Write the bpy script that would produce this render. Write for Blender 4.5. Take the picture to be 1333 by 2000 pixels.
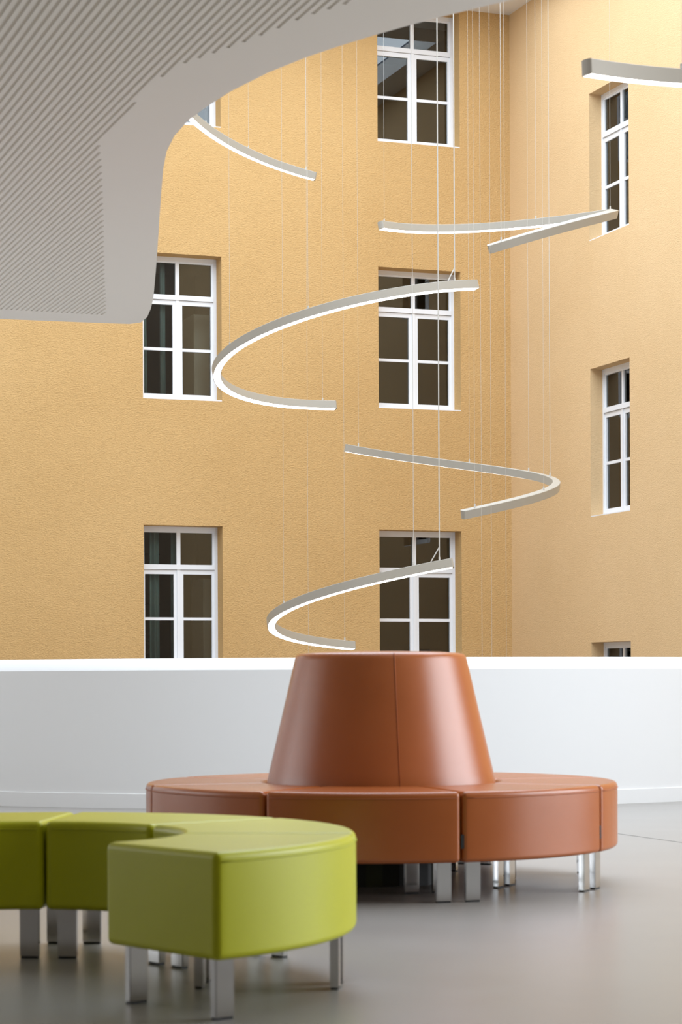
import bpy, bmesh, math, random
from mathutils import Vector, Matrix
from mathutils.geometry import delaunay_2d_cdt
random.seed(4)
for o in list(bpy.data.objects):
    bpy.data.objects.remove(o)
scene = bpy.context.scene
COL = scene.collection

# ------------------------------------------------------------------ camera
EYE = 0.95
cam_d = bpy.data.cameras.new('camera')
cam = bpy.data.objects.new('camera', cam_d)
COL.objects.link(cam)
cam_d.sensor_fit = 'VERTICAL'
cam_d.sensor_height = 36.0
cam_d.sensor_width = 24.0
cam_d.lens = 77.56
cam_d.shift_y = 0.1646
cam_d.clip_end = 200
cam_d.dof.use_dof = True
cam_d.dof.focus_distance = 22.0
cam_d.dof.aperture_fstop = 5.6
cam.matrix_world = (Matrix.Translation((0, 0, EYE)) @ Matrix.Rotation(math.pi / 2, 4, 'X')
                    @ Matrix.Rotation(-0.0045, 4, 'Z'))
scene.camera = cam

# ------------------------------------------------------------------ view, world, daylight
scene.view_settings.view_transform = 'Standard'
scene.view_settings.look = 'None'
scene.view_settings.exposure = 0.0
scene.view_settings.gamma = 1.0
scene.view_settings.use_curve_mapping = False
world = bpy.data.worlds.new('world')
scene.world = world
world.use_nodes = True
bg = world.node_tree.nodes['Background']
bg.inputs[0].default_value = (0.62, 0.76, 1.0, 1)
bg.inputs[1].default_value = 0.8

# the two old facades stand at a right angle; TH is how far the left one turns from the picture plane
TH = 0.34726
CX, CY = 2.46187, 31.7
DL = Vector((-math.cos(TH), -math.sin(TH), 0))       # along the left facade, away from the corner
DR = Vector((math.sin(TH), -math.cos(TH), 0))        # along the right facade, away from the corner
NL, NR = DR.copy(), DL.copy()                        # the facades face along each other
CORNER = Vector((CX, CY, 0))
ROOF = 10.5                                          # underside of the atrium roof
SKY_U = (0.47, 11.0)
SKY_W = (1.07, 19.5)


def fpt(u, w, z):
    return CORNER + DL * u + DR * w + Vector((0, 0, z))


def area_light(name, loc, size, size_y, rot, power, color):
    l = bpy.data.lights.new(name, 'AREA')
    l.shape = 'RECTANGLE'
    l.size, l.size_y = size, size_y
    l.energy = power
    l.color = color
    o = bpy.data.objects.new(name, l)
    COL.objects.link(o)
    o.location = loc
    o.rotation_euler = rot
    return o


SKYLIGHT_W, GALLERY_R, GALLERY_L = 2450, 1000, 130
area_light('skylight_daylight', fpt(sum(SKY_U) / 2, sum(SKY_W) / 2, ROOF + 0.33), SKY_U[1] - SKY_U[0],
           SKY_W[1] - SKY_W[0], (0, 0, TH), SKYLIGHT_W, (0.81, 0.905, 1.0))
area_light('gallery_window_daylight', (8.65, 9.8, 3.3), 6.8, 5.4, (math.radians(90), 0, math.radians(90)),
           GALLERY_R, (0.90, 0.95, 1.0))
area_light('gallery_left_fill', (-8.35, 12.0, 1.9), 6.0, 2.6, (math.radians(90), 0, math.radians(-90)),  # added fill lamp, brightens the left parapet and the cone's left side
           GALLERY_L, (1.0, 0.97, 0.92))


# ------------------------------------------------------------------ materials
def mat(name, color, rough=0.5, metal=0.0, spec=0.5, coat=0.0):
    m = bpy.data.materials.new(name)
    m.use_nodes = True
    p = m.node_tree.nodes['Principled BSDF']
    p.inputs['Base Color'].default_value = (*color, 1)
    p.inputs['Roughness'].default_value = rough
    p.inputs['Metallic'].default_value = metal
    p.inputs['Specular IOR Level'].default_value = spec
    p.inputs['Coat Weight'].default_value = coat
    return m


def N(m, t):
    return m.node_tree.nodes.new(t)


def L(m, a, b):
    m.node_tree.links.new(a, b)


def coords(m, scale=(1, 1, 1), rotz=0.0):
    tc = N(m, 'ShaderNodeTexCoord')
    mp = N(m, 'ShaderNodeMapping')
    mp.inputs['Scale'].default_value = scale
    mp.inputs['Rotation'].default_value = (0, 0, rotz)
    L(m, tc.outputs['Object'], mp.inputs['Vector'])
    return mp.outputs['Vector']


def noise(m, vec, scale, detail=3, rough=0.5):
    n = N(m, 'ShaderNodeTexNoise')
    n.inputs['Scale'].default_value = scale
    n.inputs['Detail'].default_value = detail
    n.inputs['Roughness'].default_value = rough
    L(m, vec, n.inputs['Vector'])
    return n.outputs['Fac']


def ramp_mix(m, fac, c0, c1, lo=0.35, hi=0.65):
    r = N(m, 'ShaderNodeValToRGB')
    r.color_ramp.elements[0].position = lo
    r.color_ramp.elements[1].position = hi
    r.color_ramp.elements[0].color = (*c0, 1)
    r.color_ramp.elements[1].color = (*c1, 1)
    L(m, fac, r.inputs['Fac'])
    return r.outputs['Color']


def bump(m, height, strength, dist):
    b = N(m, 'ShaderNodeBump')
    b.inputs['Strength'].default_value = strength
    b.inputs['Distance'].default_value = dist
    L(m, height, b.inputs['Height'])
    L(m, b.outputs['Normal'], m.node_tree.nodes['Principled BSDF'].inputs['Normal'])


def stucco(name, c0, c1, strength):
    m = mat(name, c0, 0.95, spec=0.1)
    p = m.node_tree.nodes['Principled BSDF']
    v1 = coords(m)
    big = noise(m, v1, 0.55, 4, 0.55)
    L(m, ramp_mix(m, big, c0, c1, 0.3, 0.7), p.inputs['Base Color'])
    v2 = coords(m, (1, 1, 1.7))
    fine = noise(m, v2, 42, 4, 0.6)
    fine2 = noise(m, v2, 95, 2, 0.5)
    mx = N(m, 'ShaderNodeMath')
    mx.operation = 'MULTIPLY_ADD'
    L(m, fine2, mx.inputs[0])
    mx.inputs[1].default_value = 0.35
    L(m, fine, mx.inputs[2])
    bump(m, mx.outputs[0], strength, 0.03)
    return m


M = {}
M['stucco_l'] = stucco('ochre_stucco', (0.66, 0.41, 0.172), (0.715, 0.455, 0.20), 0.8)
M['stucco_r'] = stucco('ochre_render', (0.70, 0.475, 0.25), (0.75, 0.52, 0.285), 0.4)  # smoother render; its paler ochre also carries the light falling on this side
M['white'] = mat('white_plaster', (0.74, 0.74, 0.735), 0.6, spec=0.3)
M['dark_wall'] = mat('unseen_wall_brown', (0.22, 0.16, 0.11), 0.6)  # unseen walls coloured dark to keep reflections in leather and glass dark
M['cap'] = mat('lit_cap_white', (0.88, 0.88, 0.88), 0.35)  # light from above put into the cap as a paler white
M['soffit'] = mat('soffit_plaster', (0.88, 0.84, 0.79), 0.85, spec=0.2)
M['felt'] = mat('slot_felt', (0.78, 0.735, 0.675), 0.95, spec=0.1)
M['roof'] = mat('roof_plaster', (0.82, 0.80, 0.77), 0.8)
M['pvc'] = mat('window_white', (0.82, 0.82, 0.83), 0.4)
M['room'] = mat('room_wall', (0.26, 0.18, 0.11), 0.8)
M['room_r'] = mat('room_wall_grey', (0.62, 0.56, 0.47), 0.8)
M['cabinet'] = mat('cabinet_beige', (0.74, 0.66, 0.54), 0.5)
M['curtain'] = mat('curtain_streak_green', (0.36, 0.47, 0.43), 0.9)
M['board'] = mat('board_cream', (0.55, 0.45, 0.33), 0.7)
M['blue'] = mat('mark_blue', (0.02, 0.03, 0.12), 0.7)
M['leaf'] = mat('leaf_green', (0.10, 0.14, 0.06), 0.6)
M['dark'] = mat('black_rubber', (0.012, 0.012, 0.012), 0.5)
M['chrome'] = mat('chrome', (0.74, 0.74, 0.74), 0.10, metal=1.0)
M['alu'] = mat('pendant_white', (0.36, 0.32, 0.26), 0.45)
M['wire'] = mat('wire_white', (0.54, 0.51, 0.46), 0.5)


def leather(name, c0, c1, rough, spec):
    m = mat(name, c0, rough, spec=spec)
    p = m.node_tree.nodes['Principled BSDF']
    v = coords(m)
    L(m, ramp_mix(m, noise(m, v, 3.0, 3), c0, c1), p.inputs['Base Color'])
    g = N(m, 'ShaderNodeTexVoronoi')
    g.inputs['Scale'].default_value = 420
    L(m, v, g.inputs['Vector'])
    bump(m, g.outputs['Distance'], 0.12, 0.002)
    return m


M['orange'] = leather('cognac_leatherette', (0.36, 0.092, 0.018), (0.39, 0.105, 0.024), 0.27, 0.55)
M['green'] = leather('lime_leatherette', (0.50, 0.505, 0.008), (0.525, 0.53, 0.012), 0.38, 0.35)
M['orange_seam'] = mat('cognac_seam', (0.36, 0.092, 0.018), 0.6)
M['green_seam'] = mat('lime_seam', (0.48, 0.485, 0.008), 0.6)

fm = mat('grey_resin_floor', (0.33, 0.325, 0.315), 0.3, spec=0.65)
fp = fm.node_tree.nodes['Principled BSDF']
fv = coords(fm)
L(fm, ramp_mix(fm, noise(fm, fv, 0.8, 5), (0.285, 0.268, 0.248), (0.305, 0.287, 0.265)), fp.inputs['Base Color'])
fr = N(fm, 'ShaderNodeMapRange')
fr.inputs['To Min'].default_value = 0.28
fr.inputs['To Max'].default_value = 0.33
L(fm, noise(fm, fv, 2.5, 4), fr.inputs['Value'])
L(fm, fr.outputs['Result'], fp.inputs['Roughness'])
M['floor'] = fm

gm = bpy.data.materials.new('window_glass')
gm.use_nodes = True
gm.node_tree.nodes.remove(gm.node_tree.nodes['Principled BSDF'])
gt, gg, gx, gf = (N(gm, 'ShaderNodeBsdfTransparent'), N(gm, 'ShaderNodeBsdfGlossy'), N(gm, 'ShaderNodeMixShader'),
                  N(gm, 'ShaderNodeFresnel'))
gt.inputs[0].default_value = (0.80, 0.82, 0.80, 1)
gg.inputs['Roughness'].default_value = 0.0
gf.inputs['IOR'].default_value = 1.68
L(gm, gf.outputs[0], gx.inputs[0])
L(gm, gt.outputs[0], gx.inputs[1])
L(gm, gg.outputs[0], gx.inputs[2])
L(gm, gx.outputs[0], gm.node_tree.nodes['Material Output'].inputs[0])
M['glass'] = gm

em = bpy.data.materials.new('led_diffuser')
em.use_nodes = True
ep = em.node_tree.nodes['Principled BSDF']
ep.inputs['Base Color'].default_value = (0.9, 0.9, 0.88, 1)
ep.inputs['Emission Color'].default_value = (1.0, 0.97, 0.92, 1)
ep.inputs['Emission Strength'].default_value = 5.0
M['led'] = em


# ------------------------------------------------------------------ mesh helpers
class MB:
    def __init__(self):
        self.v, self.f = [], []

    def quad(self, *pts):
        n = len(self.v)
        self.v += [tuple(p) for p in pts]
        self.f.append(tuple(range(n, n + len(pts))))

    def box(self, o, ex, ey, ez):
        """box from corner o along three edge vectors"""
        o, ex, ey, ez = Vector(o), Vector(ex), Vector(ey), Vector(ez)
        n = len(self.v)
        for k in range(8):
            self.v.append(tuple(o + ex * (k & 1) + ey * ((k >> 1) & 1) + ez * ((k >> 2) & 1)))
        fs = [(0, 2, 3, 1), (4, 5, 7, 6), (0, 1, 5, 4), (2, 6, 7, 3), (0, 4, 6, 2), (1, 3, 7, 5)]
        if ex.cross(ey).dot(ez) < 0:
            fs = [tuple(reversed(f)) for f in fs]
        self.f += [tuple(n + i for i in f) for f in fs]
        return self

    def tube(self, p0, p1, r, seg=6):
        p0, p1 = Vector(p0), Vector(p1)
        a = (p1 - p0).normalized()
        b = a.cross(Vector((1, 0, 0)) if abs(a.x) < 0.9 else Vector((0, 1, 0))).normalized()
        c = a.cross(b)
        n = len(self.v)
        for p in (p0, p1):
            for k in range(seg):
                t = 2 * math.pi * k / seg
                self.v.append(tuple(p + (b * math.cos(t) + c * math.sin(t)) * r))
        for k in range(seg):
            j = (k + 1) % seg
            self.f.append((n + k, n + j, n + seg + j, n + seg + k))
        self.f.append(tuple(n + k for k in reversed(range(seg))))
        self.f.append(tuple(n + seg + k for k in range(seg)))
        return self

    def sweep(self, rings, closed_ends=True):
        """rings: list of equally long point loops"""
        n, k = len(self.v), len(rings[0])
        for r in rings:
            self.v += [tuple(p) for p in r]
        for i in range(len(rings) - 1):
            for j in range(k):
                a, b = n + i * k + j, n + i * k + (j + 1) % k
                self.f.append((a, b, b + k, a + k))
        if closed_ends:
            self.f.append(tuple(n + j for j in reversed(range(k))))
            self.f.append(tuple(n + (len(rings) - 1) * k + j for j in range(k)))
        return self

    def mesh(self, name, material, smooth=False):
        me = bpy.data.meshes.new(name)
        me.from_pydata(self.v, [], self.f)
        me.materials.append(material)
        if smooth:
            me.shade_smooth()
        me.update()
        return me

    def build(self, name, material, parent=None, smooth=False):
        return link(name, self.mesh(name, material, smooth), parent)


def link(name, data, parent=None):
    o = bpy.data.objects.new(name, data)
    COL.objects.link(o)
    if parent is not None:
        o.parent = parent
    return o


def tag(o, label, cat, group=None):
    o['label'] = label
    o['category'] = cat
    if group:
        o['group'] = group
    return o


def struct(o, label=None):
    o['kind'] = 'structure'
    if label:
        o['label'] = label
    return o


def empty(name, loc=(0, 0, 0), rz=0.0):
    o = bpy.data.objects.new(name, None)
    o.empty_display_size = 0.1
    COL.objects.link(o)
    o.location = loc
    o.rotation_euler = (0, 0, rz)
    return o


def arc(cx, cy, r, a0, a1, n):
    return [(cx + r * math.cos(math.radians(a0 + (a1 - a0) * k / n)),
             cy + r * math.sin(math.radians(a0 + (a1 - a0) * k / n))) for k in range(n + 1)]


# ------------------------------------------------------------------ the two ochre facades
def make_wall(name, d, n, umax, zmin, zmax, openings, thick, material, label):
    us = sorted({-0.0, umax} | {o[0] for o in openings} | {o[1] for o in openings})
    zs = sorted({zmin, zmax} | {o[2] for o in openings} | {o[3] for o in openings})
    P = lambda u, z, k=0.0: CORNER + d * u - n * k + Vector((0, 0, z))
    mb = MB()
    flip = d.cross(Vector((0, 0, 1))).dot(n) < 0

    def q(*p):
        mb.quad(*(reversed(p) if flip else p))
    for i in range(len(us) - 1):
        for j in range(len(zs) - 1):
            u, z = (us[i] + us[i + 1]) / 2, (zs[j] + zs[j + 1]) / 2
            if any(o[0] < u < o[1] and o[2] < z < o[3] for o in openings):
                continue
            q(P(us[i], zs[j]), P(us[i + 1], zs[j]), P(us[i + 1], zs[j + 1]), P(us[i], zs[j + 1]))
    for (u0, u1, z0, z1) in openings:
        q(P(u0, z0), P(u0, z0, thick), P(u1, z0, thick), P(u1, z0))
        q(P(u0, z1), P(u1, z1), P(u1, z1, thick), P(u0, z1, thick))
        q(P(u0, z0), P(u0, z1), P(u0, z1, thick), P(u0, z0, thick))
        q(P(u1, z0), P(u1, z0, thick), P(u1, z1, thick), P(u1, z1))
    return struct(mb.build(name, material), label)


ZL = [(7.582, 9.50), (3.832, 5.815), (0.140, 2.120)]          # sill / head above the eye, left facade
ZR = [(5.8206, 7.7727), (2.1586, 4.1197), (-1.47, 0.4909)]
UL = [(4.3357, 5.449), (0.7806, 2.034)]
UR = (2.5512, 3.6796)
open_l = [(u0, u1, z0 + EYE, z1 + EYE) for (u0, u1) in UL for (z0, z1) in ZL]
open_r = [(UR[0], UR[1], z0 + EYE, z1 + EYE) for (z0, z1) in ZR]
make_wall('wall_left', DL, NL, 11.0, -4.0, ROOF, open_l, 0.5, M['stucco_l'],
          'rough ochre stucco facade facing the gallery')
make_wall('wall_right', DR, NR, 17.2, -4.0, ROOF, open_r, 0.5, M['stucco_r'],
          'smoother ochre facade running towards the viewer on the right')


def make_window(num, d, n, op, depth, label):
    """casement window: outer frame, two fixed top lights, two casements with one glazing bar each"""
    u0, u1, z0, z1 = op
    root = struct(empty('window_%d' % num, CORNER + d * ((u0 + u1) / 2) - n * depth + Vector((0, 0, z0))), label)
    inv = Matrix.Translation(-root.location)

    def bar(name, ua, ub, za, zb, k0, k1, parent=None, material='pvc'):
        mb = MB()
        mb.box(CORNER + d * ua - n * (depth + k1) + Vector((0, 0, za)) - root.location, d * (ub - ua), n * (k1 - k0),
               (0, 0, zb - za))
        return mb.build(name, M[material], parent or root)

    Wd, Hh = u1 - u0, z1 - z0
    s = Hh / 1.983
    st, ml = 0.080, 0.062                     # outer stile, middle post
    ztr = z1 - (0.084 + 0.4376) * s           # underside of the top lights
    zts = ztr - 0.066 * s                     # underside of the transom
    um = (u0 + u1) / 2
    f = 0.045
    # outer frame (depth 0 .. 0.07)
    bar('frame', u0, u0 + f, z0, z1, 0, 0.07)
    bar('frame', u1 - f, u1, z0, z1, 0, 0.07)
    bar('frame', u0 + f, u1 - f, z1 - 0.06, z1, 0, 0.07)
    bar('frame', u0 + f, u1 - f, z0, z0 + 0.045, 0, 0.07)
    bar('transom', u0 + f, u1 - f, zts, ztr, -0.012, 0.07)
    bar('mullion', um - 0.024, um + 0.024, z0 + 0.045, zts, 0.0, 0.07)
    bar('sill', u0, u1, z0, z0 + 0.012, -depth + 0.0, 0.0)
    # top lights
    bar('mullion', um - 0.027, um + 0.027, ztr, z1 - 0.06, 0.008, 0.06)
    for ua, ub in ((u0 + f, um - 0.027), (um + 0.027, u1 - f)):
        e = 0.028 if ua == u0 + f else 0.0
        g = 0.0 if ua == u0 + f else 0.028
        za, zb = ztr, z1 - 0.06
        bead = bar('pane_bead', ua, ub, zb - 0.022, zb, 0.012, 0.05)
        if e:
            bar('pane_bead', ua, ua + e, za, zb - 0.022, 0.012, 0.05)
        if g:
            bar('pane_bead', ub - g, ub, za, zb - 0.022, 0.012, 0.05)
        bar('pane', ua + e, ub - g, za, zb - 0.022, 0.028, 0.034, None, 'glass')
    # casements
    for ua, ub in ((u0 + f, um - 0.024), (um + 0.024, u1 - f)):
        za, zb = z0 + 0.045, zts - 0.004
        k0, k1 = 0.012, 0.062
        sash = bar('sash', ua, ub, zb - 0.062, zb, k0, k1)
        bar('sash_rail', ua, ub, za, za + 0.058, k0, k1, sash)
        outer = 0.036
        l_, r_ = (outer, 0.044) if ua == u0 + f else (0.044, outer)
        bar('sash_stile', ua, ua + l_, za + 0.058, zb - 0.062, k0, k1, sash)
        bar('sash_stile', ub - r_, ub, za + 0.058, zb - 0.062, k0, k1, sash)
        zm = (za + 0.058 + zb - 0.062) / 2
        bar('glazing_bar', ua + l_, ub - r_, zm - 0.02, zm + 0.02, k0 + 0.004, k1 - 0.004, sash)
        bar('pane', ua + l_, ub - r_, za + 0.058, zm - 0.02, 0.034, 0.040, sash, 'glass')
        bar('pane', ua + l_, ub - r_, zm + 0.02, zb - 0.062, 0.034, 0.040, sash, 'glass')
    return root


def make_room(num, d, n, op, material):
    """the dark room behind a window, open towards it"""
    u0, u1, z0, z1 = op
    u0, u1, z0, z1 = u0 - 0.75, u1 + 0.75, z0 - 0.95, min(z1 + 0.45, ROOF + 0.3)
    P = lambda u, z, k: CORNER + d * u - n * k + Vector((0, 0, z))
    a, b = 0.5, 3.9
    mb = MB()
    mb.quad(P(u0, z0, b), P(u1, z0, b), P(u1, z1, b), P(u0, z1, b))
    mb.quad(P(u0, z0, a), P(u0, z0, b), P(u0, z1, b), P(u0, z1, a))
    mb.quad(P(u1, z0, a), P(u1, z1, a), P(u1, z1, b), P(u1, z0, b))
    mb.quad(P(u0, z0, a), P(u1, z0, a), P(u1, z0, b), P(u0, z0, b))
    mb.quad(P(u0, z1, a), P(u0, z1, b), P(u1, z1, b), P(u1, z1, a))
    o, w0, w1, h0, h1 = op[0], op[0], op[1], op[2], op[3]
    mb.quad(P(u0, z0, a), P(u1, z0, a), P(u1, h0, a), P(u0, h0, a))
    mb.quad(P(u0, h1, a), P(u1, h1, a), P(u1, z1, a), P(u0, z1, a))
    mb.quad(P(u0, h0, a), P(w0, h0, a), P(w0, h1, a), P(u0, h1, a))
    mb.quad(P(w1, h0, a), P(u1, h0, a), P(u1, h1, a), P(w1, h1, a))
    return struct(mb.build('wall_room_%d' % num, material), 'dark room seen through window')


wl = [('top window of the left column, mostly hidden by the slotted soffit', 0, 0),
      ('middle window of the left column, beside the slotted soffit', 0, 1),
      ('lowest window of the left column, above the white parapet', 0, 2),
      ('top window of the middle column, blue skylight mirrored in it', 1, 0),
      ('middle window of the middle column, behind a pendant end', 1, 1),
      ('lowest window of the middle column, above the leather cone', 1, 2)]
wn = 1
for lab, c, r in wl:
    op = (UL[c][0], UL[c][1], ZL[r][0] + EYE, ZL[r][1] + EYE)
    make_window(wn, DL, NL, op, 0.24, 'white ' + lab)
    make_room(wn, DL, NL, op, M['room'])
    wn += 1
for lab, r in (('top window of the right facade, under the large near pendant', 0),
               ('middle window of the right facade, standing clear', 1),
               ('lowest window of the right facade, cut off by the parapet', 2)):
    op = (UR[0], UR[1], ZR[r][0] + EYE, ZR[r][1] + EYE)
    make_window(wn, DR, NR, op, 0.18, 'white ' + lab)
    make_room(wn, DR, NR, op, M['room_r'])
    wn += 1

# ------------------------------------------------------------------ atrium roof with its skylight
mb = MB()


def roof_box(u0, u1, w0, w1, z0=ROOF, z1=ROOF + 0.3):
    mb.box(fpt(u0, w0, z0), DL * (u1 - u0), DR * (w1 - w0), (0, 0, z1 - z0))


roof_box(-6, SKY_U[0], -1, 40)
roof_box(SKY_U[1], 16, -1, 40)
roof_box(SKY_U[0], SKY_U[1], -1, SKY_W[0])
roof_box(SKY_U[0], SKY_U[1], SKY_W[1], 40)
struct(mb.build('ceiling_atrium', M['roof']), 'white atrium roof around the skylight')

# ------------------------------------------------------------------ gallery floor, parapet, outer walls
PX, PY, PR = -0.15, 21.3, 4.97
rim = arc(PX, PY, PR, 180, 360, 96)
mb = MB()
xs = [-8.0] + [p[0] for p in rim] + [6.6]
poly = [(-8.0, -4.0), (8.45, -4.0), (8.45, 21.3)] + list(reversed(rim)) + [(-8.0, 21.3)]
vv, _, ff, *_ = delaunay_2d_cdt([Vector(p) for p in poly], [], [list(range(len(poly)))], 1, 1e-6)
mb.v += [(v.x, v.y, 0.0) for v in vv]
mb.f += [tuple(f) for f in ff]
floor = struct(mb.build('floor', M['floor']), 'polished grey resin gallery floor')
# saw-cut joint running parallel to the right facade
mb = MB()
jd = DR
j0 = Vector((0.75, 16.2, 0.0005))
jn = Vector((jd.y, -jd.x, 0))
mb.box(j0 - jn * 0.004, jd * 16.0, jn * 0.008, (0, 0, 0.0008))
mb.build('floor_joint', mat('joint_grey', (0.16, 0.16, 0.155), 0.6), floor)

mb = MB()
prof = [(0.0, 0.0), (0.0, 1.032), (0.006, 1.040), (0.100, 1.118), (0.108, 1.122), (0.20, 1.122), (0.20, -0.4), (0.0, -0.4)]
rings = []
for k in range(145):
    a = math.radians(180 + 180 * k / 144)
    rings.append([(PX + (PR + 0.03 - t) * math.cos(a), PY + (PR + 0.03 - t) * math.sin(a), z) for t, z in prof])
mb.sweep(rings)
parapet = struct(mb.build('wall_parapet', M['white']), 'curved white gallery parapet')
parapet.data.materials.append(M['cap'])
for p in parapet.data.polygons:
    if p.center.z > 1.036 and p.normal.z > 0.2:
        p.material_index = 1
parapet.data.set_sharp_from_angle(angle=math.radians(20))
for p in parapet.data.polygons:
    p.use_smooth = True
mb = MB()
rings = []
for k in range(145):
    a = math.radians(180 + 180 * k / 144)
    rings.append([(PX + (PR + t) * math.cos(a), PY + (PR + t) * math.sin(a), z)
                  for t, z in ((0.03, 0.0), (0.044, 0.0), (0.044, 0.108), (0.04, 0.112), (0.03, 0.112))])
mb.sweep(rings)
bb = struct(mb.build('baseboard_front', M['white']), 'white skirting along the parapet')

mb = MB()
for x0, y_end in ((-8.2, 29.0), (8.45, 16.2)):       # side walls, each with a window opening; the left one is added for the fill
    mb = MB() if x0 > 0 else mb
    ya, yb, zt = (9.0, 15.0, 3.2) if x0 < 0 else (6.4, 13.2, 6.0)
    mb.box((x0, -4, -4 if x0 < 0 else -0.2), (0.2, 0, 0), (0, y_end + 4, 0), (0, 0, 4.6 if x0 < 0 else 0.8))
    mb.box((x0, -4, zt), (0.2, 0, 0), (0, y_end + 4, 0), (0, 0, ROOF + 0.2 - zt))
    mb.box((x0, -4, 0.6), (0.2, 0, 0), (0, ya + 4, 0), (0, 0, zt - 0.6))
    mb.box((x0, yb, 0.6), (0.2, 0, 0), (0, y_end - yb, 0), (0, 0, zt - 0.6))
    struct(mb.build('wall_gallery_left' if x0 < 0 else 'wall_gallery_right', M['white'] if x0 < 0 else M['dark_wall']))
mb = MB()
mb.box((-8.2, -4.2, 0), (17, 0, 0), (0, 0.2, 0), (0, 0, ROOF + 0.2))
struct(mb.build('wall_gallery_rear', M['dark_wall']))
mb = MB()
mb.box((-9, 15, -4.1), (18, 0, 0), (0, 18, 0), (0, 0, 0.1))
struct(mb.build('floor_atrium', M['floor']))

# ------------------------------------------------------------------ slotted soffit over the gallery
SOF = EYE + 2.55
edge = [(-8.0, 13.86), (-2.385, 15.493), (-2.038, 15.591), (-1.685, 15.69), (-1.50, 15.735), (-1.413, 15.675),
        (-1.346, 15.44), (-1.288, 15.075), (-1.235, 14.65), (-1.133, 13.635), (-1.048, 12.764), (-0.981, 12.064),
        (-0.926, 11.496), (-0.874, 10.979), (-0.829, 10.62), (-0.77, 10.32), (-0.694, 10.065), (-0.595, 9.815),
        (-0.469, 9.545), (-0.292, 9.245), (-0.128, 9.02), (0.01, 8.86), (0.148, 8.715), (0.277, 8.59),
        (0.392, 8.487), (0.49, 8.405), (0.588, 8.325), (0.70, 8.24), (1.0, 8.04), (1.6, 7.72), (2.6, 7.3), (4.2, 6.85),
        (8.4, 6.2), (8.4, -3.95), (-7.95, -3.95)]
# stripes run parallel to the right facade; s along them (away from the viewer), t across
SD = Vector((-math.sin(TH), math.cos(TH)))
ST = Vector((math.cos(TH), math.sin(TH)))
region = [(-4.4, 14.49), (-2.326, 15.11), (-1.652, 15.361), (-1.614, 15.276), (-1.511, 14.246), (-1.407, 13.218),
          (-1.315, 12.328), (-1.236, 11.55), (-1.167, 10.865), (-1.13, 10.45), (-0.80, 9.42), (-0.671, 9.151),
          (-0.413, 8.86), (-0.274, 8.68), (-0.139, 8.494), (-0.001, 8.354), (0.3, 8.05), (0.8, 7.62), (0.8, 6.6), (-4.4, 6.6)]


def clip_line(t):
    pts = []
    for (ax, ay), (bx, by) in zip(region, region[1:] + region[:1]):
        ta, tb = Vector((ax, ay)).dot(ST), Vector((bx, by)).dot(ST)
        if (ta - t) * (tb - t) < 0:
            k = (t - ta) / (tb - ta)
            pts.append(Vector((ax + (bx - ax) * k, ay + (by - ay) * k)).dot(SD))
    pts.sort()
    return pts


PITCH, SLOT = 0.0352, 0.0155
slots = []
t_hi = max(Vector(p).dot(ST) for p in region)
k = 0
t = t_hi - 0.02
while t > -7.0 * ST.x:
    pts = clip_line(t)
    pair = clip_line(t - PITCH if k % 2 == 0 else t + PITCH)
    for a, b in zip(pts[0::2], pts[1::2]):
        # a neighbouring pair of stripes ends together
        if len(pair) == 2 and len(pts) == 2 and abs(pair[1] - b) < 0.5:
            b = min(b, pair[1])
        a, b = a + 0.02, b - 0.02
        if b - a > 0.12:
            slots.append((t, a, b))
    t -= PITCH
    k += 1
verts = [Vector(p) for p in reversed(edge)]
outer = [list(range(len(edge)))]
cons = []
for (t, a, b) in slots:
    i = len(verts)
    for s_, o_ in ((a, -1), (b, -1), (b, 1), (a, 1)):
        verts.append(SD * s_ + ST * (t + o_ * SLOT / 2))
    cons += [(i, i + 1), (i + 1, i + 2), (i + 2, i + 3), (i + 3, i)]
vv, _, ff, *_ = delaunay_2d_cdt(verts, cons, outer, 1, 1e-7)
mb = MB()
mb.v += [(v.x, v.y, SOF) for v in vv]
for f in ff:
    c = sum((vv[i] for i in f), Vector((0, 0))) / len(f)
    cs, ct = c.dot(SD), c.dot(ST)
    if any(abs(ct - t) < SLOT / 2 and a < cs < b for (t, a, b) in slots):
        continue
    mb.f.append(tuple(reversed(f)))
# edge band and upper face of the slab
m0 = len(mb.v)
for (x, y) in edge:
    mb.v.append((x, y, SOF))
for (x, y) in edge:
    mb.v.append((x, y, SOF + 0.45))
n = len(edge)
for i in range(n):
    j = (i + 1) % n
    mb.f.append((m0 + i, m0 + j, m0 + n + j, m0 + n + i))
mb.f.append(tuple(m0 + n + i for i in range(n)))
soffit = struct(mb.build('ceiling', M['soffit']), 'grey plaster soffit with diagonal acoustic slots and a curved edge')
for (t, a, b) in slots:          # each slot is a shallow felt-lined trough set into the slab
    mb = MB()
    c = [SD * s_ + ST * (t + o_ * (SLOT / 2 - 0.0005)) for s_, o_ in ((a, -1), (b, -1), (b, 1), (a, 1))]
    lo = [(p.x, p.y, SOF) for p in c]
    hi = [(p.x, p.y, SOF + 0.0045) for p in c]
    for i in range(4):
        j = (i + 1) % 4
        mb.quad(lo[i], lo[j], hi[j], hi[i])
    mb.quad(*hi)
    mb.build('slot', M['felt'], soffit)


# ------------------------------------------------------------------ modular benches
RO, RI, RM = 1.11, 0.56, 0.84
SEAT, UNDER = 0.475, 0.172
HALF = math.radians(22.5)


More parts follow.
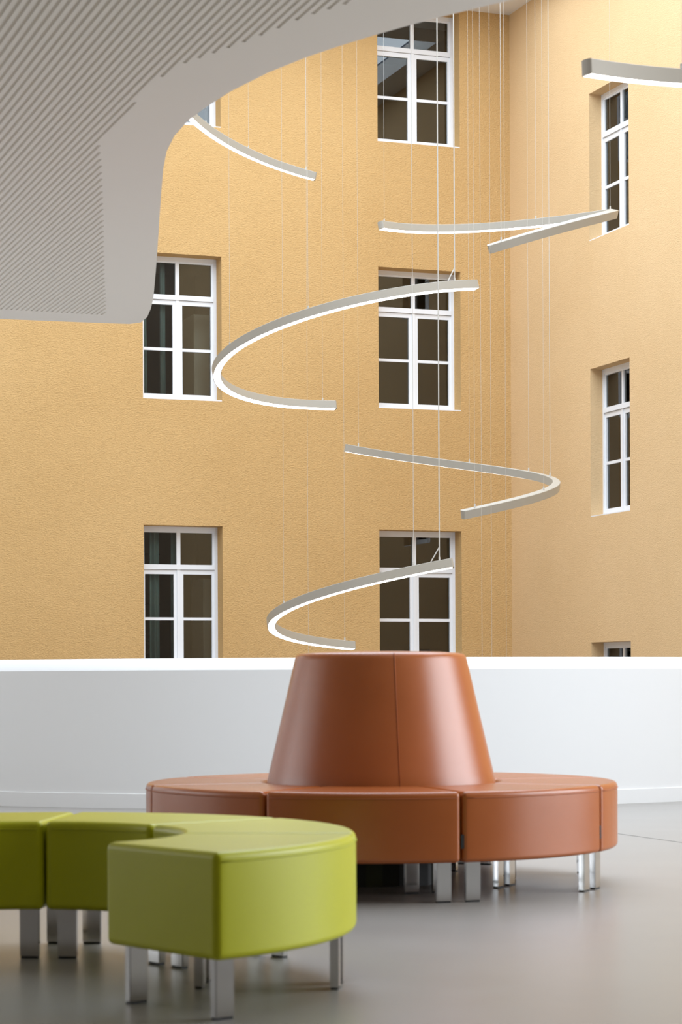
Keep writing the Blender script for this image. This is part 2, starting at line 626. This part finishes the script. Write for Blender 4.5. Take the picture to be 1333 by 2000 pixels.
def cushion_mesh(name, material):
    bm = bmesh.new()
    g = 0.004
    pts = []
    for r, rev in ((RO, False), (RI, True)):
        h = HALF - g / r
        row = [(r * math.sin(-h + 2 * h * k / 20), r * math.cos(-h + 2 * h * k / 20) - RM) for k in range(21)]
        pts += list(reversed(row)) if rev else row
    lo = [bm.verts.new((x, y, UNDER)) for x, y in pts]
    hi = [bm.verts.new((x, y, SEAT)) for x, y in pts]
    n = len(pts)
    bm.faces.new(lo)
    bm.faces.new(list(reversed(hi)))
    for i in range(n):
        j = (i + 1) % n
        bm.faces.new((lo[i], hi[i], hi[j], lo[j]))
    bmesh.ops.recalc_face_normals(bm, faces=bm.faces)
    sharp = [e for e in bm.edges if e.calc_face_angle(0) > 0.7]
    bmesh.ops.bevel(bm, geom=sharp, offset=0.021, segments=4, profile=0.5, affect='EDGES')
    # slight crown of the padded top
    for v in bm.verts:
        if v.co.z > SEAT - 0.001:
            v.co.z += 0.0
    me = bpy.data.meshes.new(name)
    bm.to_mesh(me)
    bm.free()
    me.materials.append(material)
    me.shade_smooth()
    return me


def welt_mesh(name, material):
    """stitched welt running round the cushion just under its top edge"""
    mb = MB()
    loop = []
    g = 0.004
    for r, off, rev in ((RO, 0.001, False), (RI, -0.001, True)):
        h = HALF - g / r - 0.02 / r
        row = [((r + off) * math.sin(-h + 2 * h * k / 20), (r + off) * math.cos(-h + 2 * h * k / 20) - RM) for k in range(21)]
        loop += list(reversed(row)) if rev else row
    rings = []
    n = len(loop)
    for i in range(n + 1):
        x, y = loop[i % n]
        x0, y0 = loop[(i - 1) % n]
        x1, y1 = loop[(i + 1) % n]
        tx, ty = x1 - x0, y1 - y0
        l = math.hypot(tx, ty)
        nx, ny = ty / l, -tx / l
        rr = 0.0022
        rings.append([(x + nx * rr * c, y + ny * rr * c, SEAT - 0.027 + rr * s) for c, s in ((1, 0), (0, 1), (-1, 0), (0, -1))])
    mb.sweep(rings, False)
    return mb.mesh(name, material, True)


def leg_mesh():
    bm = bmesh.new()
    bmesh.ops.create_cube(bm, size=1)
    for v in bm.verts:
        v.co = Vector((v.co.x * 0.066, v.co.y * 0.028, 0.008 + (v.co.z + 0.5) * (UNDER - 0.008)))
    bmesh.ops.bevel(bm, geom=[e for e in bm.edges if abs(e.verts[0].co.z - e.verts[1].co.z) > 0.05], offset=0.003,
                    segments=2, affect='EDGES')
    me = bpy.data.meshes.new('leg')
    bm.to_mesh(me)
    bm.free()
    me.materials.append(M['chrome'])
    return me


LEG = leg_mesh()
GLIDE = MB().box((-0.030, -0.011, 0), (0.060, 0, 0), (0, 0.022, 0), (0, 0, 0.009)).mesh('glide', M['dark'])
TAG = MB().box((-0.008, -0.0015, -0.03), (0.016, 0, 0), (0, 0.003, 0), (0, 0, 0.06)).mesh('tag', M['dark'])


def bench_module(name, loc, rz, meshes, label, group, tagged):
    root = tag(empty(name, loc, rz), label, 'bench', group)
    cu = link('cushion', meshes[0], root)
    wm = cu.modifiers.new('normals', 'WEIGHTED_NORMAL')
    wm.weight = 80
    link('welt', meshes[1], cu)
    for r in (1.055, 0.635):
        for s in (-1, 1):
            a = s * (HALF - 0.066 / r)
            lg = link('leg', LEG, root)
            lg.location = (r * math.sin(a), r * math.cos(a) - RM, 0)
            lg.rotation_euler = (0, 0, -s * HALF)
            link('glide', GLIDE, lg)
    if tagged:
        a = HALF - 0.004 / RO
        tg = link('tag', TAG, root)
        tg.location = (RO * math.sin(a) - 0.004, RO * math.cos(a) - RM - 0.006, 0.262)
        tg.rotation_euler = (0, 0, -HALF)
        tg['label'] = 'small black fabric tag'
    return root


BX, BY = 0.188, 10.44
om = (cushion_mesh('cushion_cognac', M['orange']), welt_mesh('welt_cognac', M['orange_seam']))
names = ['front module of the round cognac leather bench, facing the viewer',
         'front right module of the round cognac bench, black tag at its left end',
         'narrow-looking module at the far right end of the round cognac leather bench',
         'back right module of the round cognac leather bench, only its top showing',
         'module of the round cognac leather bench hidden behind the cone',
         'back left module of the round cognac leather bench, only its top showing',
         'module at the far left end of the round cognac leather bench',
         'front left module of the round cognac leather bench, partly behind the lime bench']
for i, lab in enumerate(names):
    ph = math.radians(17.0 - 22.5 + 45 * i)
    bench_module('bench_module', (BX + RM * math.sin(ph), BY - RM * math.cos(ph), 0), ph + math.pi, om, lab,
                 'modules of the round cognac bench', True)

# the cone in the middle of the round bench
prof = [(0.0, 0.15), (0.520, 0.15), (0.543, 0.45), (0.5405, 0.475)]
for k in range(1, 12):
    t = k / 12
    prof.append((0.5405 + (0.408 - 0.5405) * t, 0.475 + (1.045 - 0.475) * t))
prof += [(0.4075, 1.045), (0.4045, 1.058), (0.398, 1.068), (0.388, 1.0745), (0.374, 1.0775), (0.30, 1.083), (0.15, 1.087), (0.0, 1.088)]
mb = MB()
seg = 112
for r, z in prof:
    for k in range(seg):
        a = 2 * math.pi * k / seg
        mb.v.append((r * math.cos(a), r * math.sin(a), z))
for i in range(len(prof) - 1):
    for k in range(seg):
        a, b = i * seg + k, i * seg + (k + 1) % seg
        mb.f.append((a, b, b + seg, a + seg))
cone = tag(empty('cone_backrest', (BX, BY, 0)), 'cognac leather truncated cone backrest in the middle of the round bench', 'backrest')
cb = mb.build('cover', M['orange'], cone, True)
bm = bmesh.new()
bm.from_mesh(cb.data)
bmesh.ops.remove_doubles(bm, verts=bm.verts, dist=1e-5)
bmesh.ops.recalc_face_normals(bm, faces=bm.faces)
bm.to_mesh(cb.data)
bm.free()
cb.data.shade_smooth()
for a in (8, 128, 248):          # stitched seams of the cover
    ph = math.radians(a)
    pts = [(0.5415, 0.47), (0.4095, 1.043), (0.4062, 1.058), (0.399, 1.0695), (0.388, 1.0755)]
    mb = MB()
    rings = []
    for r, z in pts:
        p = Vector((r * math.sin(ph), -r * math.cos(ph), z))
        o = Vector((math.sin(ph), -math.cos(ph), 0.25)).normalized()
        s = Vector((math.cos(ph), math.sin(ph), 0))
        rings.append([p + o * 0.002, p + s * 0.0022, p - o * 0.002, p - s * 0.0022])
    mb.sweep(rings)
    mb.build('seam', M['orange_seam'], cone, True)
mb = MB()
mb.tube((0, 0, 0), (0, 0, 0.15), 0.30, 24)
mb.build('plinth', M['dark'], cone)

GX, GY = -1.065, 6.96
gmesh = (cushion_mesh('cushion_lime', M['green']), welt_mesh('welt_lime', M['green_seam']))
names = ['nearest module of the curved lime green bench, its cut end facing the viewer',
         'second module of the curved lime green bench, behind the nearest one, on its right bend',
         'third module of the curved lime green bench, set behind the gap of the curve',
         'module of the curved lime green bench cut off by the left picture edge']
for i, lab in enumerate(names):
    al = math.radians(-50 + 22.5 + 45 * i)
    bench_module('bench_module', (GX + RM * math.cos(al), GY + RM * math.sin(al), 0), al - math.pi / 2, gmesh, lab,
                 'modules of the curved lime bench', False)

# ------------------------------------------------------------------ helical pendant lights
PW, PH, DF = 0.074, 0.078, 0.0012


def pendant(p, tm, a0, a1, cables, power, label, strong=(), lean=1.0, bank=0.0, seg=72):
    """p: centre x, depth, radius, height above eye, rise per radian, lean in x, lean in depth"""
    cx, cy, R, y0, kr, tx, ty = p
    # the profile leans with the plane that best fits the whole arc
    smp = [math.radians(a0 + (a1 - a0) * k / 40) for k in range(41)]
    A = [[0.0] * 3 for _ in range(3)]
    bvec = [0.0] * 3
    for t in smp:
        row = (R * math.cos(t), R * math.sin(t), 1.0)
        zz = kr * (t - tm) + tx * row[0] + ty * row[1]
        for i in range(3):
            bvec[i] += row[i] * zz
            for j in range(3):
                A[i][j] += row[i] * row[j]
    sol = Matrix(A).inverted() @ Vector(bvec)
    up = Vector((-sol[0], -sol[1], 1)).normalized()

    def frame(deg):
        t = math.radians(deg)
        c = Vector((cx + R * math.cos(t), cy + R * math.sin(t),
                    EYE + y0 + kr * (t - tm) + tx * R * math.cos(t) + ty * R * math.sin(t)))
        tan = Vector((-R * math.sin(t), R * math.cos(t), kr - tx * R * math.sin(t) + ty * R * math.cos(t))).normalized()
        out = Vector((math.cos(t), math.sin(t), 0))
        out = (out - tan * out.dot(tan)).normalized()
        u2 = tan.cross(out)
        if u2.z < 0:
            u2 = -u2
        # lean with the plane of the ring
        u2 = (u2 + (up - up.dot(u2) * u2) * lean + out * bank).normalized()
        u2 = (u2 - tan * u2.dot(tan)).normalized()
        out = (out - u2 * out.dot(u2)).normalized()
        return c, tan, out, u2

    mid, _, _, _ = frame((a0 + a1) / 2)
    root = tag(empty('pendant_light', mid), label, 'pendant light', 'helical pendant lights in the atrium')
    base = root.location.copy()
    body, diff = [], []
    for k in range(seg + 1):
        c, tan, out, u = frame(a0 + (a1 - a0) * k / seg)
        c = c - base
        b = 0.003
        w, lo, hi = PW / 2, DF, PH
        body.append([c + out * x + u * z for x, z in ((-w, lo), (w, lo), (w, hi - b), (w - b, hi), (-w + b, hi), (-w, hi - b))])
        w = PW / 2 - 0.005
        diff.append([c + out * x + u * z for x, z in ((-w + .004, 0), (w - .004, 0), (w, 0.0006), (w, DF), (-w, DF), (-w, 0.0006))])
    mb = MB()
    mb.sweep(body)
    o = mb.build('housing', M['alu'], root, True)
    o.data.set_sharp_from_angle(angle=math.radians(30))
    mb = MB()
    mb.sweep(diff)
    o = mb.build('diffuser', M['led'], root, True)
    o.data.set_sharp_from_angle(angle=math.radians(30))
    o['label'] = 'glowing white diffuser strip'
    for a, sg in ((a0, -1), (a1, 1)):            # rounded end caps
        c, tan, out, u = frame(a)
        c = c - base
        mb = MB()
        w = PW / 2
        ring = [c + out * (w * math.cos(q)) + tan * (sg * w * 0.45 * math.sin(q)) for q in [math.pi * k / 10 for k in range(11)]]
        mb.sweep([[p_ + u * DF for p_ in ring], [p_ + u * PH for p_ in ring]])
        mb.build('end_cap', M['alu'], root)
    for a in cables:
        c, tan, out, u = frame(a)
        q = c - base + u * PH
        thick = a == power
        mb = MB()
        top = ROOF + 0.28 - base.z
        if thick:
            knee = q + Vector((0, 0, 0.12))
            mb.tube(q, (q.x, q.y, top), 0.005, 8)
            sidept = q + tan * (0.085 if a0 < a < a1 and abs(a - a0) < abs(a - a1) else -0.085)
            mb.tube(sidept - Vector((0, 0, 0.01)), knee, 0.005, 8)
            cb_ = mb.build('power_cable', M['wire'], root)
        else:
            mb.tube(q, (q.x, q.y, top), 0.0025 if a in strong else 0.0012, 6)
            cb_ = mb.build('cable', M['wire'], root)
        MB().tube(q - u * 0.004, q + Vector((0, 0, 0.035)), 0.0075, 8).build('gripper', M['wire'], cb_)
    return root


pendant([0.9967, 20.4966, 1.6419, 0.6168, 0.165, 0.0759, -0.0551], math.pi, 122.1, 268.6,
        [265.2, 257.4, 203.9, 125.5], 265.2, 'lowest glowing arc pendant, just above the leather cone', (257.4,))
pendant([0.4954, 21.2115, 1.5712, 1.7183, 0.2967, 0.0302, 0.0153], 6.0214, 292.9, 466.1,
        [297.2, 332.1, 370.8, 388.9, 418.6, 461.7], None, 'arc pendant bending to the right, its pale top side showing', (370.8,), 0.75, 0.07)
pendant([0.2685, 20.5968, 1.4117, 3.0211, 0.1139, 0.1247, -0.0762], 3.3161, 102.9, 312.2,
        [302.9, 248.0, 207.7, 107.9], 302.9, 'wide arc pendant bending to the left across the middle windows')
pendant([1.3996, 21.5095, 1.2677, 4.2428, 0.1702, 0.1811, 0.0685], 6.1087, 269.8, 499.7,
        [274.8, 368.4, 420.9, 497.0], None, 'flat looking arc pendant with its bend before the upper right window', (274.8,), 0.6, 0.25)
pendant([0.2334, 21.0888, 1.9035, 5.7503, 0.3748, 0.0221, -0.0967], 2.7925, 105.0, 215.0,
        [108.0, 128.0, 146.0, 190.0], None, 'topmost left arc pendant emerging from behind the slotted soffit', (), 0.0)
pendant([2.3912, 9.5503, 1.9732, 3.0086, -0.0531, -0.0042, 0.0078], 2.7925, -20.0, 124.9,
        [108.0, 60.0, -10.0], None, 'large near pendant cut off by the right picture edge')
pendant([0.5, 20.8, 1.5, -0.45, 0.17, 0.0, 0.0], 0.46, -75.0, 128.0,
        [-60.0, -56.0, 41.0, 124.0], None, 'pendant below parapet level, only its thin cables showing beside the facade corner')

# ------------------------------------------------------------------ things behind the left windows
def in_room(u, k, z):
    return CORNER + DL * u - NL * k + Vector((0, 0, z))


def curtain(u0, u1, op, label, k=0.42, waves=2.5):
    mb = MB()
    n = 28
    base = in_room((u0 + u1) / 2, k, op[2] + 0.02)
    r0, r1 = [], []
    rings = []
    for i in range(n + 1):
        t = i / n
        u = u0 + (u1 - u0) * t
        dk = 0.035 * math.sin(2 * math.pi * waves * t)
        a = in_room(u, k + dk, op[2] + 0.02) - base
        b = in_room(u0 + (u1 - u0) * (t * 0.9 + 0.05), k + dk * 0.7, op[3] - 0.03) - base
        nn = NL * 0.004
        rings.append([a, b, b + nn, a + nn])
    mb.sweep(rings)
    o = mb.build('curtain', M['curtain'], None, True)
    o.location = base
    return tag(o, label, 'curtain', 'curtains behind the left windows')


def cabinet(u0, u1, z0, z1, label):
    root = tag(empty('cabinet', in_room((u0 + u1) / 2, 1.1, z0)), label, 'cabinet', 'cabinets behind the left windows')
    b = root.location
    mb = MB()
    mb.box(in_room(u0, 1.4, z0) - b, DL * (u1 - u0), NL * 0.6, (0, 0, z1 - z0))
    mb.build('body', M['cabinet'], root)
    um = (u0 + u1) / 2
    for a, c in ((u0 + 0.01, um - 0.004), (um + 0.004, u1 - 0.01)):
        mb = MB()
        mb.box(in_room(a, 0.8, z0 + 0.06) - b, DL * (c - a), NL * 0.02, (0, 0, z1 - z0 - 0.08))
        d_ = mb.build('door', M['cabinet'], root)
        hu = c - 0.04 if a < um - 0.1 else a + 0.03
        MB().box(in_room(hu, 0.78, z0 + 0.9) - b, DL * 0.012, NL * 0.03, (0, 0, 0.14)).build('handle', M['chrome'], d_)


op_m = (UL[0][0], UL[0][1], ZL[1][0] + EYE, ZL[1][1] + EYE)
op_b = (UL[0][0], UL[0][1], ZL[2][0] + EYE, ZL[2][1] + EYE)
curtain(5.28, 5.62, op_m, 'pale green curtain at the left edge of the middle left window')
curtain(5.02, 5.10, op_m, 'narrow curtain strip behind the left casement of the middle left window', waves=1)
curtain(5.12, 5.26, op_b, 'pale green sheet in place of a reflection streak in the left half of the lowest left window', waves=1.5)  # both sheets in this window stand in for streaks mirrored in the glass
curtain(4.82, 4.96, op_b, 'pale green sheet in place of a reflection streak in the right half of the lowest left window', waves=1.5)
cabinet(3.90, 4.50, op_m[2] - 0.93, op_m[2] + 1.31, 'beige cabinet behind the right casement of the middle left window')
cabinet(3.80, 4.38, op_b[2] - 0.93, op_b[2] + 1.30, 'beige cabinet behind the right casement of the lowest left window')
brd = tag(empty('wall_map', in_room(4.75, 3.88, op_b[2] + 1.05)), 'framed wall map in the room behind the lowest left window', 'map')
bb_ = brd.location
MB().box(in_room(4.2, 3.88, op_b[2] + 1.05) - bb_, DL * 0.9, NL * 0.02, (0, 0, 0.75)).build('sheet', M['board'], brd)
MB().box(in_room(4.9, 3.859, op_b[2] + 1.10) - bb_, DL * 0.1, NL * 0.002, (0, 0, 0.07)).build('blue_mark', M['blue'], brd)
for (za, zb) in ((1.03, 1.05), (1.80, 1.82)):
    MB().box(in_room(4.18, 3.88, op_b[2] + za) - bb_, DL * 0.94, NL * 0.03, (0, 0, zb - za)).build('rail', M['dark'], brd)
# leafy plant low behind the left casement
pl = tag(empty('potted_plant', in_room(5.2, 1.0, op_b[2] - 0.93)), 'leafy plant low behind the lowest left window', 'plant')
mb = MB()
for z, r in ((0, 0.14), (0.3, 0.18)):
    pass
mb.sweep([[(r * math.cos(2 * math.pi * k / 16), r * math.sin(2 * math.pi * k / 16), z) for k in range(16)]
          for z, r in ((0, 0.13), (0.30, 0.18))])
mb.build('pot', M['room_r'], pl)
MB().tube((0, 0, 0.25), (0, 0, 1.1), 0.012).build('stem', M['leaf'], pl)
leaf_me = MB()
leaf_me.quad((0, 0, 0), (0.018, 0.10, 0.02), (0, 0.22, -0.02), (-0.018, 0.10, 0.02))
leaf_me = leaf_me.mesh('leaf', M['leaf'])
for i in range(70):
    lf = link('leaf', leaf_me, pl)
    lf.location = (0, 0, random.uniform(0.5, 1.45))
    lf.rotation_euler = (random.uniform(-0.6, 0.7), random.uniform(-0.5, 0.5), random.uniform(0, 6.28))
    s = random.uniform(0.8, 1.6)
    lf.scale = (s, s, s)
